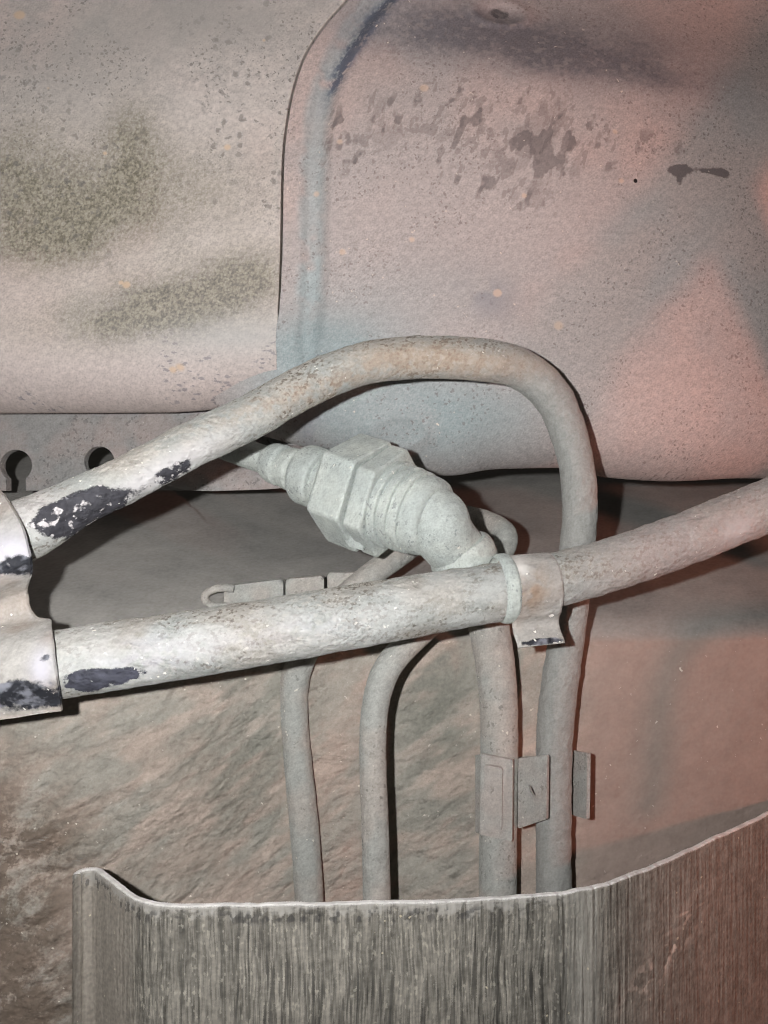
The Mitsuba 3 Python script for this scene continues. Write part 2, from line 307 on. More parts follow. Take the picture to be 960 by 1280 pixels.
# chassis rail -----------------------------------------------------------
def rail_col(p, n, uv):
    x, z = p.x, p.z
    a = fbm(x * 30, p.y * 30, z * 30, 3); b = grain(p, 160); c_ = grain(p, 900)
    d = fbm((0.84 * z - 0.54 * x) * 220, (0.84 * x + 0.54 * z) * 80, 4.0, 3)
    c = mix(lin(164, 151, 140), lin(148, 145, 136), smoothstep(0.36, 0.62, 0.6 * a + 0.4 * d))
    c = c * (0.50 + 0.36 * b + 0.34 * c_ + 0.34 * grain(p, 1900))
    c = mix(c, lin(112, 113, 104) * (0.6 + 0.8 * c_), 0.7 * blob(p, 545, 900, .31, 50, 120) * smoothstep(0.25, 0.6, d) + 0.6 * blob(p, 310, 930, .31, 70, 130, -20) * smoothstep(0.25, 0.6, d))
    rt = smoothstep(0.062, 0.085, x)
    c = mix(c, lin(152, 135, 126) * (0.80 + 0.22 * b + 0.2 * c_), 0.85 * rt)
    low = blob(p, 30, 1110, .31, 130, 200) + 0.5 * blob(p, 60, 1260, .31, 110, 90) + 0.6 * blob(p, 30, 1010, .31, 110, 40, 14)
    c = mix(c, lin(96, 82, 70) * (mi.Float(0.7) + 0.6 * c_), dr.clip(1.35 * low * smoothstep(0.28, 0.62, 0.4 * fbm(x * 110 - 60 * z, z * 130, 2.0, 3) + 0.35 * grain(p, 420) + 0.25 * grain(p, 1500)), 0, 0.78))
    c = mix(c, lin(124, 122, 84), 0.6 * blob(p, 25, 1265, .31, 30, 30) * b)
    c = mix(c, lin(170, 168, 156), 0.6 * blob(p, 60, 1240, .31, 46, 36) * smoothstep(0.50, 0.7, grain(p, 330)))
    sp = 0.8 * flecks(p, 800, 0.82, 41.0) * smoothstep(0.35, 0.6, grain(p, 60))
    c = mix(c, lin(226, 218, 206), 0.8 * sp)
    # the ledge on top is cleaner grey paint under thin dust
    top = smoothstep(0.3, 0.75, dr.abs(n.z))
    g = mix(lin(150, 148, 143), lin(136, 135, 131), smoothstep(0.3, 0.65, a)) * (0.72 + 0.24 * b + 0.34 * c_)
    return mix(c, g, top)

def rail_hgt(p, n, uv):
    x, z = p.x, p.z
    left = smoothstep(0.075, 0.03, x)
    q = 0.0012 * (fbm(x * 160, z * 160, 1.0, 2) - 0.5)
    d = fbm((0.84 * z - 0.54 * x + 2 * q) * 420, (0.84 * x + 0.54 * z + q) * 210, 4.0, 3)
    return (1 - 0.8 * smoothstep(0.3, 0.75, dr.abs(n.z))) * (0.3 + 0.7 * left) * (0.9 * d + 0.5 * fbm(x * 520, p.y * 520, z * 520, 3)) + 0.3 * grain(p, 1500)
scene['rail_dirt'] = bumped(rail_col, 0.8, rail_hgt, 0.0014, eps=3e-4, spec=0.25)

# guard plate ---------------------------------------------------------------
ZP = -0.108                                          # height of the plate's upper edge
def plate_col(p, n, uv):
    x, z = p.x, p.z
    s = uv.x                                          # metres along the bent plate
    wob = 0.0012 * (fbm(s * 90, z * 70, 4.0, 2) - 0.5)
    s = s + wob
    st = fbm(s * 700, z * 22, 2.0, 3); st2 = fbm(s * 2300, z * 160, 5.0, 2); b = grain(p, 300); c_ = grain(p, 1100)
    c = mix(lin(84, 82, 76), lin(136, 132, 123), smoothstep(0.26, 0.78, 0.45 * st + 0.55 * st2)) * (0.8 + 0.4 * fbm(s * 45, z * 25, 6.0, 2))
    c = mix(c, lin(168, 164, 152), 0.4 * smoothstep(0.70, 0.80, fbm(s * 1500, z * 600, 7.0, 2)))
    c = c * (0.45 + 0.5 * b + 0.6 * c_)
    ln = smoothstep(0.52, 0.66, fbm(s * 1300, z * 70, 8.0, 3))
    c = mix(c, lin(46, 45, 42), 0.62 * ln * smoothstep(0.35, 0.55, fbm(s * 60, z * 60, 1.0, 2)))
    rt = smoothstep(0.055, 0.085, x)
    brown = mix(lin(118, 109, 100), lin(136, 128, 119), smoothstep(0.3, 0.7, 0.25 * st + 0.75 * b)) * (0.68 + 0.64 * c_)
    rt = rt * smoothstep(0.0, 0.5, fbm(s * 90, z * 60, 3.0, 2) + 1.2 * smoothstep(0.06, 0.10, x))
    c = mix(c, brown, 0.9 * rt)
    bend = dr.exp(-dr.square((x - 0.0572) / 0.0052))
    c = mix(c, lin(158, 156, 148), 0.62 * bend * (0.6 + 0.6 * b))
    lf = smoothstep(-0.066, -0.076, x)
    c = mix(c, lin(134, 128, 119) * (0.66 + 0.68 * c_), 0.9 * lf)
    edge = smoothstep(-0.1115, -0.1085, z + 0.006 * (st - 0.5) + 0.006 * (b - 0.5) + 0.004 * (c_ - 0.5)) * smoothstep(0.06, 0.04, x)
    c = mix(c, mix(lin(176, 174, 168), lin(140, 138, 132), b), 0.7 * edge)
    chip = smoothstep(0.56, 0.70, fbm(s * 700, z * 500, 7.0, 2)) * smoothstep(-0.1145, -0.112, z) * smoothstep(-0.1085, -0.111, z) * smoothstep(0.05, 0.02, x)
    c = mix(c, lin(40, 40, 42), 0.6 * chip)
    sc = blob(p, 835, 1195, .245, 60, 18, 32) * smoothstep(0.50, 0.64, fbm(x * 260, z * 300, 6.0, 3))
    sc2 = 0.5 * blob(p, 880, 1140, .25, 60, 12, 20) * smoothstep(0.5, 0.62, fbm(x * 90, z * 300, 9.0, 3))
    c = mix(c, lin(214, 196, 182), dr.clip(sc * 0.9 + sc2, 0, 0.9))
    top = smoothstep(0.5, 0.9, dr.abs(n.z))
    c = mix(c, lin(224, 222, 218) * (0.55 + 0.8 * b), 0.9 * top)  # worn rim, with its lit white put into the colour
    sp = 0.8 * flecks(p, 600, 0.85, 51.0)
    return mix(c, lin(206, 194, 170), 0.8 * sp)
def plate_hgt(p, n, uv):
    s = uv.x
    return 0.8 * fbm(s * 1100, p.z * 50, 2.0, 3) + 0.35 * grain(p, 700) + 0.2 * grain(p, 1700)
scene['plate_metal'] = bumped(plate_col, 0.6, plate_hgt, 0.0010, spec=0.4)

# ================================================================ the underbody panels
def soft(t, a, b):
    u = np.clip((t - a) / (b - a), 0, 1); return u * u * (3 - 2 * u)

def y_panel(x, z):
    """distance of the pressed panels, before the roll under their lower edge."""
    y = YP + 0.15 * x ** 2 + 1.1 * np.maximum(0, x - 0.03) ** 2 + 0.0008 * np.sin(z * 75 + 9 * x + 0.6) + 0.006 * (meshkit.fbm(np.stack([x * 14, z * 14, 0 * x + 2], -1), 2) - 0.5)
    return y + 0.016 * soft(z, 0.160, 0.215) * soft(x, 0.0, 0.06)

def panel(xs_of, zb_of, nx, nz, R, back=0.0, extra=None, ztop=0.27, phi=130):
    """xs_of(z) -> (nx,) x of the columns at height z; rolled under at the lower edge zb_of(x)."""
    u = np.linspace(0, 1, nz); rows = []
    nphi = 60
    for k in range(nz):                              # flat part, top to the start of the roll
        rows.append(('flat', u[k]))
    for k in range(1, nphi): rows.append(('roll', math.radians(phi) * k / (nphi - 1)))
    out = []
    for kind, a in rows:
        if kind == 'flat':
            zg = ztop + (0.06 - ztop) * a            # guess to fix the columns
            x = xs_of(zg)
            zc = zb_of(x) + R
            z = ztop + (zc - ztop) * a
            x = xs_of(z)
            y = y_panel(x, z) + back
        else:
            x = xs_of(zb_of(xs_of(0.06)) + R)
            zc = zb_of(x) + R
            y = y_panel(x, zc) + back + R * (1 - math.cos(a)); z = zc - R * math.sin(a)
        out.append(np.stack([x, y, z], -1))
    v = np.array(out)
    if extra is not None: v = extra(v)
    n = v.shape[0]
    return v.reshape(-1, 3), grid_faces(n, v.shape[1])

def seam_x(z):
    return (SEAM(640 - np.asarray(z) * FPX / YP) - 480) / FPX * YP

# left panel: ends at the seam with a folded flange
RL = 0.030
def zbL(x):
    px = 480 + x * FPX / (YP + RL)
    return (640 - np.interp(px, [-600, 215, 250, 290, 340, 400], [515, 515, 513, 508, 500, 494])) / FPX * (YP + RL)
_u = np.linspace(0, 1, 240)
def xsL(z):
    e = seam_x(np.full(240, z) if np.isscalar(z) else z[:240])
    return -0.26 + (e + 0.26) * _u
def flangeL(v):
    e = v[:, -1:].copy()
    add = [e + np.array([0.0001, k, 0]) for k in (0.0004, 0.002, 0.005, 0.009)]
    return np.concatenate([v] + add, 1)
v, f = panel(xsL, zbL, 240, 220, RL, extra=flangeL)
mL = trimesh.Trimesh(v, f, process=False)
put('underbody_panel', mL, 'left_panel_paint', 60, 'pinkish grey dusty underbody panel with two brown stains, left of the curved black seam', 'body panel')

# right panel: passes under the left one, steps forward at the seam
RR = 0.030
PXR = [-600, 250, 330, 400, 470, 562, 620, 706, 768, 845, 955, 1700]
PYR = [520, 528, 545, 565, 582, 595, 587, 585, 597, 601, 596, 590]
ZBR = PchipInterpolator(PXR, PYR)
def zbR(x):
    px = 480 + x * FPX / (YP + RR)
    return (640 - ZBR(np.clip(px, -600, 1700))) / FPX * (YP + RR + 0.004)
_ur = np.r_[np.linspace(-0.026, -0.0005, 30), np.linspace(0, 0.0012, 8), np.linspace(0.0016, 0.03, 90), np.linspace(0.0305, 0.36, 330)]
def xsR(z):
    e = seam_x(np.full(len(_ur), z) if np.isscalar(z) else z)
    return e + _ur
def stepR(v):
    x, y, z = v[..., 0], v[..., 1], v[..., 2]
    u = np.broadcast_to(_ur, x.shape)
    gap = 0.00055 * soft(z, 0.058, 0.10) + 0.00022
    y = y + 0.009 * (1 - soft(u, gap * 0.9, gap * 1.0 + 0.00015)) + 0.0005
    y = y + 0.0022 * (soft(u, 0.007, 0.011) - 1.4 * soft(u, 0.013, 0.020)) * soft(z, 0.03, 0.07)
    # pressed ring low on the panel and the mud-filled dimple near the top
    for px, py, Y, r, a in ((497, 546, 0.325, 0.0085, 0.0011), (625, 13, 0.305, 0.0085, -0.0010)):
        c = W(px, py, Y); d = np.hypot((x - c[0]) / 1.25, (z - c[2]) * 1.5)
        y = y - abs(a) * np.exp(-((d - r) / (0.28 * r)) ** 2) + (0.0012 * np.exp(-(d / (0.6 * r)) ** 2) if a < 0 else 0)
    return np.stack([x, y, z], -1)
v, f = panel(xsR, zbR, len(_ur), 240, RR, extra=stepR)
mR = trimesh.Trimesh(v, f, process=False)
put('underbody_panel_001', mR, 'right_panel_paint', 60, 'large dusty pink underbody panel with dark drip marks, right of the black seam', 'body panel')

# ================================================================ chassis rail: sloping ledge, rounded edge, crusted face
SIDE = 1
prof = [(0.62, 0.075), (0.50, 0.032), (0.45, 0.0135), (0.40, -0.006), (0.35, -0.0255), (0.325, -0.036), (0.312, -0.043), (0.3055, -0.0515), (0.3050, -0.062), (0.3065, -0.09), (0.308, -0.13), (0.310, -0.18), (0.312, -0.30)]
pp = np.array(prof); ss = np.r_[0, np.cumsum(np.linalg.norm(np.diff(pp, axis=0), axis=1))]
fine = np.r_[np.linspace(0, 0.27, 120), np.linspace(0.271, ss[-1], 420)]
pr = PchipInterpolator(ss, pp)(fine)
xs = np.linspace(-0.30, 0.34, 560)
X, Yg = np.meshgrid(xs, pr[:, 0]); _, Zg = np.meshgrid(xs, pr[:, 1])
nrm = np.stack([np.zeros(len(pr)), -np.abs(np.gradient(pr[:, 1])), np.abs(np.gradient(pr[:, 0]))], -1)
nrm /= np.linalg.norm(nrm, axis=1, keepdims=True)
Yg = Yg - 0.046 * soft(-X, 0.0, 0.125) + 1.0 * np.maximum(0, X - 0.06) ** 2
P = np.stack([X, Yg, Zg], -1)
crust = soft(-X, -0.085, -0.02) * soft(-Zg, 0.045, 0.075)
h = (meshkit.fbm(P * 30, 3, 3) - 0.5) * 0.0035 * (0.25 + crust) 
diag = np.stack([(0.84 * Zg - 0.54 * X) * 150, (0.84 * X + 0.54 * Zg) * 60, Yg * 30], -1)
h = h + crust * (meshkit.fbm(diag, 4, 5) - 0.5) * 0.0030 * (0.5 + 1.0 * soft(-X, 0.04, 0.11) * soft(-Zg, 0.06, 0.12))
# crease line in the ledge
A, B = W(178, 634, 0.425), W(268, 692, 0.365)
ab = (B - A)[:2]; tt = np.clip(((X - A[0]) * ab[0] + (Yg - A[1]) * ab[1]) / (ab @ ab), 0, 1)
dd = np.hypot(X - A[0] - tt * ab[0], Yg - A[1] - tt * ab[1])
side = (X - A[0]) * ab[1] - (Yg - A[1]) * ab[0]
endf = soft((X - A[0]) * ab[0] + (Yg - A[1]) * ab[1], -0.1 * (ab @ ab), 0.2 * (ab @ ab)) * (1 - soft((X - A[0]) * ab[0] + (Yg - A[1]) * ab[1], 0.7 * (ab @ ab), 1.1 * (ab @ ab)))
h = h + 0.0016 * endf * np.exp(-np.abs(side) / np.linalg.norm(ab) / 0.012) * (side * SIDE > 0)
P = P + nrm[:, None] * h[..., None]
put('chassis_rail', trimesh.Trimesh(P.reshape(-1, 3), grid_faces(len(pr), len(xs)), process=False), 'rail_dirt', True,
    'long mud crusted chassis rail with a grey sloping ledge behind the hoses', 'chassis rail')

# ================================================================ slotted bracket behind the left hose
YB = 0.354
def WB(px, py): return W(px, py, YB)[[0, 2]]
pl = Polygon([WB(-120, 440), WB(330, 440), WB(385, 470), WB(398, 560), WB(380, 600), WB(300, 612), WB(-120, 614)])
def keyhole(px, py, r):
    c = WB(px, py); k = YB / FPX
    return Point(*c).buffer(r * k, 32).union(sbox(c[0] - 0.62 * r * k, c[1] - 2.2 * r * k, c[0] + 0.62 * r * k, c[1])).buffer(-0.0008).buffer(0.0008)
pl = pl.difference(keyhole(20, 582, 20)).difference(keyhole(124, 577, 19)).difference(keyhole(-80, 585, 20))
m = trimesh.creation.extrude_polygon(pl, 0.005, engine='earcut')
m.vertices = np.c_[m.vertices[:, 0], YB + 0.005 - m.vertices[:, 2], m.vertices[:, 1]]; m.fix_normals()
put('slotted_bracket__plate', m, 'bracket_dust', 30)
lp = []
for px, b0, b1 in ((196, 612, 600), (240, 572, 613), (290, 560, 613), (340, 556, 611), (392, 560, 606), (430, 580, 604)):
    lp.append([W(px, b0 + (b1 - b0) * t, 0.349 - 0.010 * math.sin(t * math.pi * 0.62)) for t in np.linspace(0, 1, 24)])
lp = CubicSpline(np.linspace(0, 1, 6), np.array(lp))(np.linspace(0, 1, 80))
lo = lp + np.array([0, 0.0025, 0])
v = np.vstack([lp.reshape(-1, 3), lo.reshape(-1, 3)]); f = grid_faces(80, 24)
edge = [np.r_[np.arange(80) * 24 + 23], np.r_[np.arange(80) * 24]]
ef = []
for e in edge:
    q = np.c_[e[:-1], e[1:], e[1:] + 1920, e[:-1] + 1920]; ef += [q[:, [0, 1, 2]], q[:, [0, 2, 3]]]
put('slotted_bracket__rolled_lip', trimesh.Trimesh(v, np.vstack([f, f[:, ::-1] + 1920] + ef), process=False), 'bracket_dust', 40)
tag('slotted_bracket', 'flat grey bracket with keyhole slots under the left panel edge', 'bracket')

# ================================================================ the two hoses
UP = [(-90, 712, .222, 76), (-30, 688, .223, 76), (20, 668, .224, 77), (45, 656, .225, 76), (75, 640, .227, 66), (110, 622, .229, 60), (150, 603, .232, 59), (200, 577, .236, 58), (250, 551, .240, 57), (300, 528, .245, 56), (350, 500, .250, 55),
      (400, 474, .255, 54), (450, 456, .259, 53), (500, 448, .263, 53), (560, 447, .268, 53), (615, 452, .273, 52), (655, 464, .278, 50), (686, 490, .281, 49), (707, 530, .283, 46), (719, 575, .284, 44), (725, 625, .284, 43), (722, 680, .285, 43), (716, 740, .286, 43),
      (708, 800, .288, 44), (699, 860, .289, 46), (693, 930, .290, 45), (692, 1010, .290, 44), (692, 1110, .291, 44), (692, 1230, .292, 44)]
put('rubber_hose', tube(UP, 900, 110, 0.0004, 190, 1, fine=0.00012), 'bent_hose_skin', True,
    'arched grey hose with a bare black patch, bending down on the right into the clip', 'hose')
LOW = [(-120, 858, .221, 87), (-20, 845, .222, 87), (75, 830, .224, 86), (200, 811, .228, 84), (350, 787, .235, 82), (480, 764, .242, 78), (600, 744, .248, 74), (660, 733, .251, 71), (720, 718, .254, 67), (800, 694, .257, 66), (880, 664, .260, 66), (960, 632, .260, 66)]
def px_of(x, y, z, d): return (480 + x / y * FPX, 640 - z / y * FPX, y, d / y * FPX)
LOW += [px_of(*q) for q in ((.1540, .240, .0180, .017), (.1824, .215, .0390, .017), (.2030, .215, .0620, .0175), (.2184, .218, .0814, .018), (.2406, .219, .1000, .018), (.290, .23, .136, .018))]  # hose carried on out of view, bent to cast the red light's shadow
put('rubber_hose_001', tube(LOW, 900, 120, 0.00045, 190, 2, fine=0.00014), 'straight_hose_skin', True,
    'thick dusty grey hose running straight across from the left clamp to the right edge', 'hose')

def unseen_blocker(pts, d): return tube([px_of(*q, d) for q in pts], 80, 32)
put('rubber_hose_001__unseen_blocker', unseen_blocker([(.2230, .2185, .0860), (.2290, .2200, .0710), (.2400, .2270, .0440), (.2500, .2360, .0160), (.2600, .2440, -.0040)], .017), 'straight_hose_skin')  # unseen blocker shaped to cast the forked shadow on the right panel
put('rubber_hose_001__unseen_blocker_001', unseen_blocker([(.2700, .2440, -.0120), (.2376, .2270, -.0190), (.2190, .2190, -.0210), (.2095, .2180, -.0280), (.2060, .2180, -.0500), (.2040, .2180, -.0640)], .0056), 'straight_hose_skin')  # unseen thin blocker that shapes the shadow band on the rail

# ================================================================ thin pipes behind
P1 = [(388, 1220, .297, 36), (386, 1120, .297, 36), (380, 1030, .297, 36), (373, 960, .297, 35), (368, 895, .297, 34), (369, 850, .296, 36), (384, 808, .294, 36), (415, 765, .294, 34), (455, 726, .299, 32), (510, 686, .312, 29), (545, 660, .330, 27), (570, 640, .36, 25)]
put('metal_pipe', tube(P1, 420, 64, 0.00018, 230, 3, fine=0.0001), 'pipe_dust', True, 'thin dusty pipe hugging the rail with a hairline shadow, leftmost of the upright pipes', 'pipe', 'upright pipes along the rail')
P2 = [(472, 1220, .276, 35), (471, 1120, .276, 35), (468, 1010, .275, 34), (466, 930, .274, 34), (470, 878, .273, 34), (484, 836, .273, 35), (512, 803, .276, 33), (548, 770, .283, 31), (592, 722, .297, 30), (624, 694, .307, 30), (632, 671, .313, 30), (616, 656, .321, 29), (580, 645, .335, 27), (520, 625, .36, 26)]
put('metal_pipe_001', tube(P2, 420, 64, 0.00016, 230, 4, fine=0.0001), 'pipe_dust', True, 'thin grey pipe curving up to the right behind the hose, second upright from the left', 'pipe', 'upright pipes along the rail')
del labels['metal_pipe']['group'], labels['metal_pipe_001']['group']

def slab(corners, depth, edge=0.0035, amp=0.00012, hole=None, seed=0, round_=0.0006):
    """corners: (px, py, Y) of a flat plate, extruded away from the lens by depth, edges softened."""
    c = np.array([W(*q) for q in corners]); o_ = c[0]; u = c[1] - c[0]; u /= np.linalg.norm(u); w = c[-1] - c[0]; w -= u * (w @ u); w /= np.linalg.norm(w)
    nrm_ = np.cross(u, w); nrm_ = nrm_ if nrm_[1] > 0 else -nrm_
    poly = Polygon([((q - o_) @ u, (q - o_) @ w) for q in c]).buffer(-round_).buffer(round_)
    if hole:
        h_ = W(hole[0], hole[1], hole[2]); cp = Point((h_ - o_) @ u, (h_ - o_) @ w).buffer(1, 24)
        from shapely import affinity
        poly = poly.difference(affinity.rotate(affinity.scale(cp, hole[3], hole[4]), hole[5]))
    m_ = trimesh.creation.extrude_polygon(poly, depth, engine='earcut')
    V = m_.vertices; m_.vertices = o_ + V[:, :1] * u + V[:, 1:2] * w + V[:, 2:] * nrm_
    m_.fix_normals()
    return m_
# ================================================================ connector with its elbow and pipe
C0, C1 = W(300, 564, 0.309), W(548, 650, 0.262)
ax = (C1 - C0); LA = np.linalg.norm(ax); ax /= LA
def lathe(stations, m=96, hexa=None, amp=0.0003, seed=0):
    """stations: (fraction of the axis, radius in metres)"""
    s = np.array(stations, float)
    k = PchipInterpolator(np.arange(len(s)), s)(np.linspace(0, len(s) - 1, 30 * len(s)))
    c = C0 + ax * (k[:, :1] * LA)
    cc = C0 + ax * (np.linspace(-0.5, 1.5, len(k))[:, None])
    t = np.tile(ax, (len(k), 1)); a = np.array([0, -1.0, 0.02]); a = a - ax * (a @ ax); a /= np.linalg.norm(a); b = np.cross(ax, a)
    th = np.arange(m) * 2 * np.pi / m
    d = np.cos(th)[:, None] * a + np.sin(th)[:, None] * b
    r = np.broadcast_to(k[:, 1:2], (len(k), m)).copy()
    if hexa is not None:
        w = (th + hexa) % (math.pi / 3) - math.pi / 6
        r = r * (0.885 / np.cos(w))[None] 
        r = np.minimum(r, k[:, 1:2] * 1.005)
    v = c[:, None] + r[..., None] * d[None]
    v = v + d[None] * ((meshkit.fbm(v * 200, 3, seed) - 0.5) * 2 * amp)[..., None]
    f = grid_faces(len(k), m, True)
    mesh = trimesh.Trimesh(v.reshape(-1, 3), f, process=False)
    if mesh.volume < 0: mesh.invert()
    return mesh
K = 'pipe_connector'
put(K + '__inlet_pipe', lathe([(-0.10, .0054), (-0.05, .0054), (0.10, .0054), (0.25, .0054)], seed=1, amp=.0002), 'connector_dust')
put(K + '__collar', lathe([(0.17, .0050), (0.172, .0066), (0.20, .0076), (0.235, .0078), (0.25, .0066), (0.262, .0066), (0.275, .0079), (0.31, .0080), (0.325, .0070), (0.33, .0050)], seed=2, amp=.0002), 'connector_dust')
put(K + '__collar_001', lathe([(0.345, .0050), (0.347, .0082), (0.36, .0103), (0.385, .0111), (0.43, .0111), (0.455, .0102), (0.462, .0082), (0.50, .0084), (0.58, .0092)], seed=3, amp=.0002), 'connector_dust')
put(K + '__hexagonal_nut', lathe([(0.545, .0020), (0.5455, .0170), (0.555, .0186), (0.575, .0198), (0.695, .0198), (0.708, .0190), (0.7085, .0020)], 240, 0.42, seed=4, amp=.00012), 'connector_dust', 25)
put(K + '__hexagonal_nut_001', lathe([(0.722, .0020), (0.7225, .0176), (0.732, .0190), (0.788, .0190), (0.80, .0176), (0.8005, .0020)], 240, 0.36, seed=5, amp=.00012), 'connector_dust', 25)
put(K + '__locking_ring', lathe([(0.79, .0120), (0.7905, .0146), (0.797, .0152), (0.822, .0152), (0.829, .0146), (0.8295, .0120)], seed=10, amp=.00018), 'connector_dust', 40)
put(K + '__sleeve', lathe([(0.82, .0100), (0.825, .0137), (0.842, .0139), (0.846, .0146), (0.872, .0146), (0.876, .0134), (0.888, .0134), (0.892, .0143), (0.915, .0141), (0.919, .0129), (0.93, .0128), (0.934, .0136), (0.965, .0132), (0.985, .0122), (0.992, .0104), (0.994, .001)], seed=6, amp=.0002), 'connector_dust', 50)
put(K + '__locking_tab', slab([(425, 664, .2720), (449, 676, .2690), (456, 689, .2690), (436, 683, .2720)], 0.004), 'connector_dust', 25)
E = [*[np.r_[C0 + ax * LA * t, r] for t, r in ((0.93, .0100), (0.96, .0104), (0.985, .0106))], np.r_[W(551, 661, .2630), .0104], np.r_[W(566, 682, .267), .0098], np.r_[W(583, 703, .271), .0094], np.r_[W(592, 724, .2755), .0090]]
e = spline(E, 90)
put(K + '__elbow', skin(e[:, :3], e[:, 3], 96, 0.0003, 200, 7, True), 'connector_dust')
E = [np.r_[W(572, 684, .2675), .0100], np.r_[W(577, 693, .2685), .0114], np.r_[W(583, 703, .271), .0112], np.r_[W(588, 713, .2735), .0104], np.r_[W(591, 720, .275), .0085]]
e = spline(E, 50)
put(K + '__collar_002', skin(e[:, :3], e[:, 3], 96, 0.00025, 200, 8, True), 'connector_dust')
P3 = [(580, 698, .270, 56), (594, 728, .277, 54), (607, 765, .283, 52), (615, 805, .2865, 50), (622, 860, .288, 48), (624, 930, .289, 47), (623, 1020, .290, 47), (622, 1120, .291, 47), (622, 1230, .292, 47)]
put(K + '__outlet_pipe', tube(P3, 300, 72, 0.00018, 210, 9, fine=0.0001), 'pipe_dust')
tag(K, 'chunky grey elbow fitting with hexagonal nuts whose pipe drops behind the straight hose', 'pipe fitting')

# ================================================================ clamp round the straight hose
lowc = spline([[*W(a, b, Y), w * Y / FPX / 2] for a, b, Y, w in LOW], 2000)
def on_hose(c, px):
    i = int(np.argmin(np.abs(480 + c[:, 0] / c[:, 1] * FPX - px)))
    t = c[i + 3, :3] - c[i - 3, :3]
    return c[i, :3], t / np.linalg.norm(t), c[i, 3]
def sheet(path, t, w0, w1, th, o, a, b, nw=40, bulge=None, skew=None):
    """path: (n, 2) in the plane (a, b) at o, swept along t from w0 to w1, th thick."""
    p = np.asarray(path, float)
    tg = np.gradient(p, axis=0); tg /= np.linalg.norm(tg, axis=1, keepdims=True)
    nn = np.c_[tg[:, 1], -tg[:, 0]]
    lay = []
    for off in (0.0, th):
        q = p + nn * off
        w = np.linspace(0, 1, nw)
        e = np.minimum(w, 1 - w) * (abs(w1 - w0)); inset = np.maximum(0, 0.0006 - e) * 0.8 * (1 if off else -1) * -1
        q3 = o + q[:, None, 0, None] * a + q[:, None, 1, None] * b + (w0 + (w1 - w0) * w)[None, :, None] * t
        q3 = q3 + (nn[:, None, 0, None] * a + nn[:, None, 1, None] * b) * inset[None, :, None]
        lay.append(q3)
    n = len(p); v = np.vstack([l.reshape(-1, 3) for l in lay]); N = n * nw
    f = grid_faces(n, nw); F = [f, f[:, ::-1] + N]
    rim = np.r_[np.arange(nw), np.arange(2, n) * nw - 1 + 0, n * nw - 1 - np.arange(nw), (np.arange(n - 2, 0, -1)) * nw]
    rim = np.r_[np.arange(nw), np.arange(1, n - 1) * nw + nw - 1, (n - 1) * nw + np.arange(nw)[::-1], np.arange(n - 2, 0, -1) * nw]
    nx = np.roll(rim, -1)
    F += [np.c_[rim, nx, nx + N], np.c_[rim, nx + N, rim + N]]
    m = trimesh.Trimesh(v, np.vstack(F), process=False); m.fix_normals()
    return m
def cross_axes(t):
    a = np.array([0, -1.0, 0]); a = a - t * (a @ t); a /= np.linalg.norm(a)          # towards the lens
    b = np.cross(a, t); b = b if b[2] > 0 else -b                                    # upwards
    return a, b
o, t, r = on_hose(lowc, 662)
t = t * np.array([1, 1, 0.35]); t /= np.linalg.norm(t)
a, b = cross_axes(t)
R = r + 0.0012
th = np.radians(np.linspace(215, -38, 90))                                          # from behind, over the top, down the front
arc = np.c_[np.cos(th), np.sin(th)] * R
tail = np.array([[0.0066, -0.0084], [0.0048, -0.0102], [0.0044, -0.0120], [0.0054, -0.0138], [0.0070, -0.0156], [0.0078, -0.0172]])
tail = tail * (R / 0.0100)
path = np.vstack([arc, tail]); path = spline(np.c_[path, np.zeros(len(path))], 170)[:, :2]
m = sheet(path, t, -0.0078, 0.0074, 0.0013, o, a, b)
if True:
    m.vertices = m.vertices + 0.0003 * (meshkit.fbm(m.vertices * 160, 3, 5) - 0.5)[:, None] * np.array([0, -2, 1.0])
put('pipe_clamp__band', m, 'clamp_paint', 40)
o2, t2, r2 = on_hose(lowc, 633)
cc = np.array([o + t * w for w in np.linspace(-0.0108, -0.0060, 30)])
rr = R + 0.0009 - 0.0013 * np.abs(np.linspace(-1, 1, 30)) ** 3
put('pipe_clamp__rubber_liner', skin(cc, rr, 96, 0.0002, 220, 12), 'connector_dust')
tag('pipe_clamp', 'metal strap clamp with a chipped flared lip around the straight hose', 'clamp')

# ================================================================ double clamp at the left edge
upc = spline([[*W(a_, b_, Y), w * Y / FPX / 2] for a_, b_, Y, w in UP], 3000)
D = 'pipe_clamp_001'
def bridge(rows, th):
    """rows of (px, py, Y): a bent sheet through them, th thick, away from the lens."""
    g = np.array([[W(*q) for q in r_] for r_ in rows])
    g = PchipInterpolator(np.linspace(0, 1, len(g)), g)(np.linspace(0, 1, 160))
    g = CubicSpline(np.linspace(0, 1, g.shape[1]), g, axis=1)(np.linspace(0, 1, 30))
    back = g + np.array([0, th, 0]); v_ = np.vstack([g.reshape(-1, 3), back.reshape(-1, 3)]); N = 4800
    f_ = grid_faces(160, 30); F = [f_, f_[:, ::-1] + N]
    rim = np.r_[np.arange(30), np.arange(1, 159) * 30 + 29, 159 * 30 + np.arange(30)[::-1], np.arange(158, 0, -1) * 30]; nx = np.roll(rim, -1)
    F += [np.c_[rim, nx, nx + N], np.c_[rim, nx + N, rim + N]]
    m_ = trimesh.Trimesh(v_, np.vstack(F), process=False); m_.fix_normals(); return m_
RE = [(-14, 606, .2290), (2, 617, .2200), (13, 633, .2150), (24, 652, .2120), (32, 676, .2108), (37, 698, .2120), (38, 714, .2155), (34, 728, .2205), (32, 740, .2235), (34, 752, .2245), (38, 764, .2245), (46, 772, .2235), (60, 774, .2225), (62, 784, .2175), (64, 800, .2135), (67, 824, .2112), (70, 846, .2115), (73, 864, .2140), (75, 877, .2170), (76, 889, .2180)]
rows = []
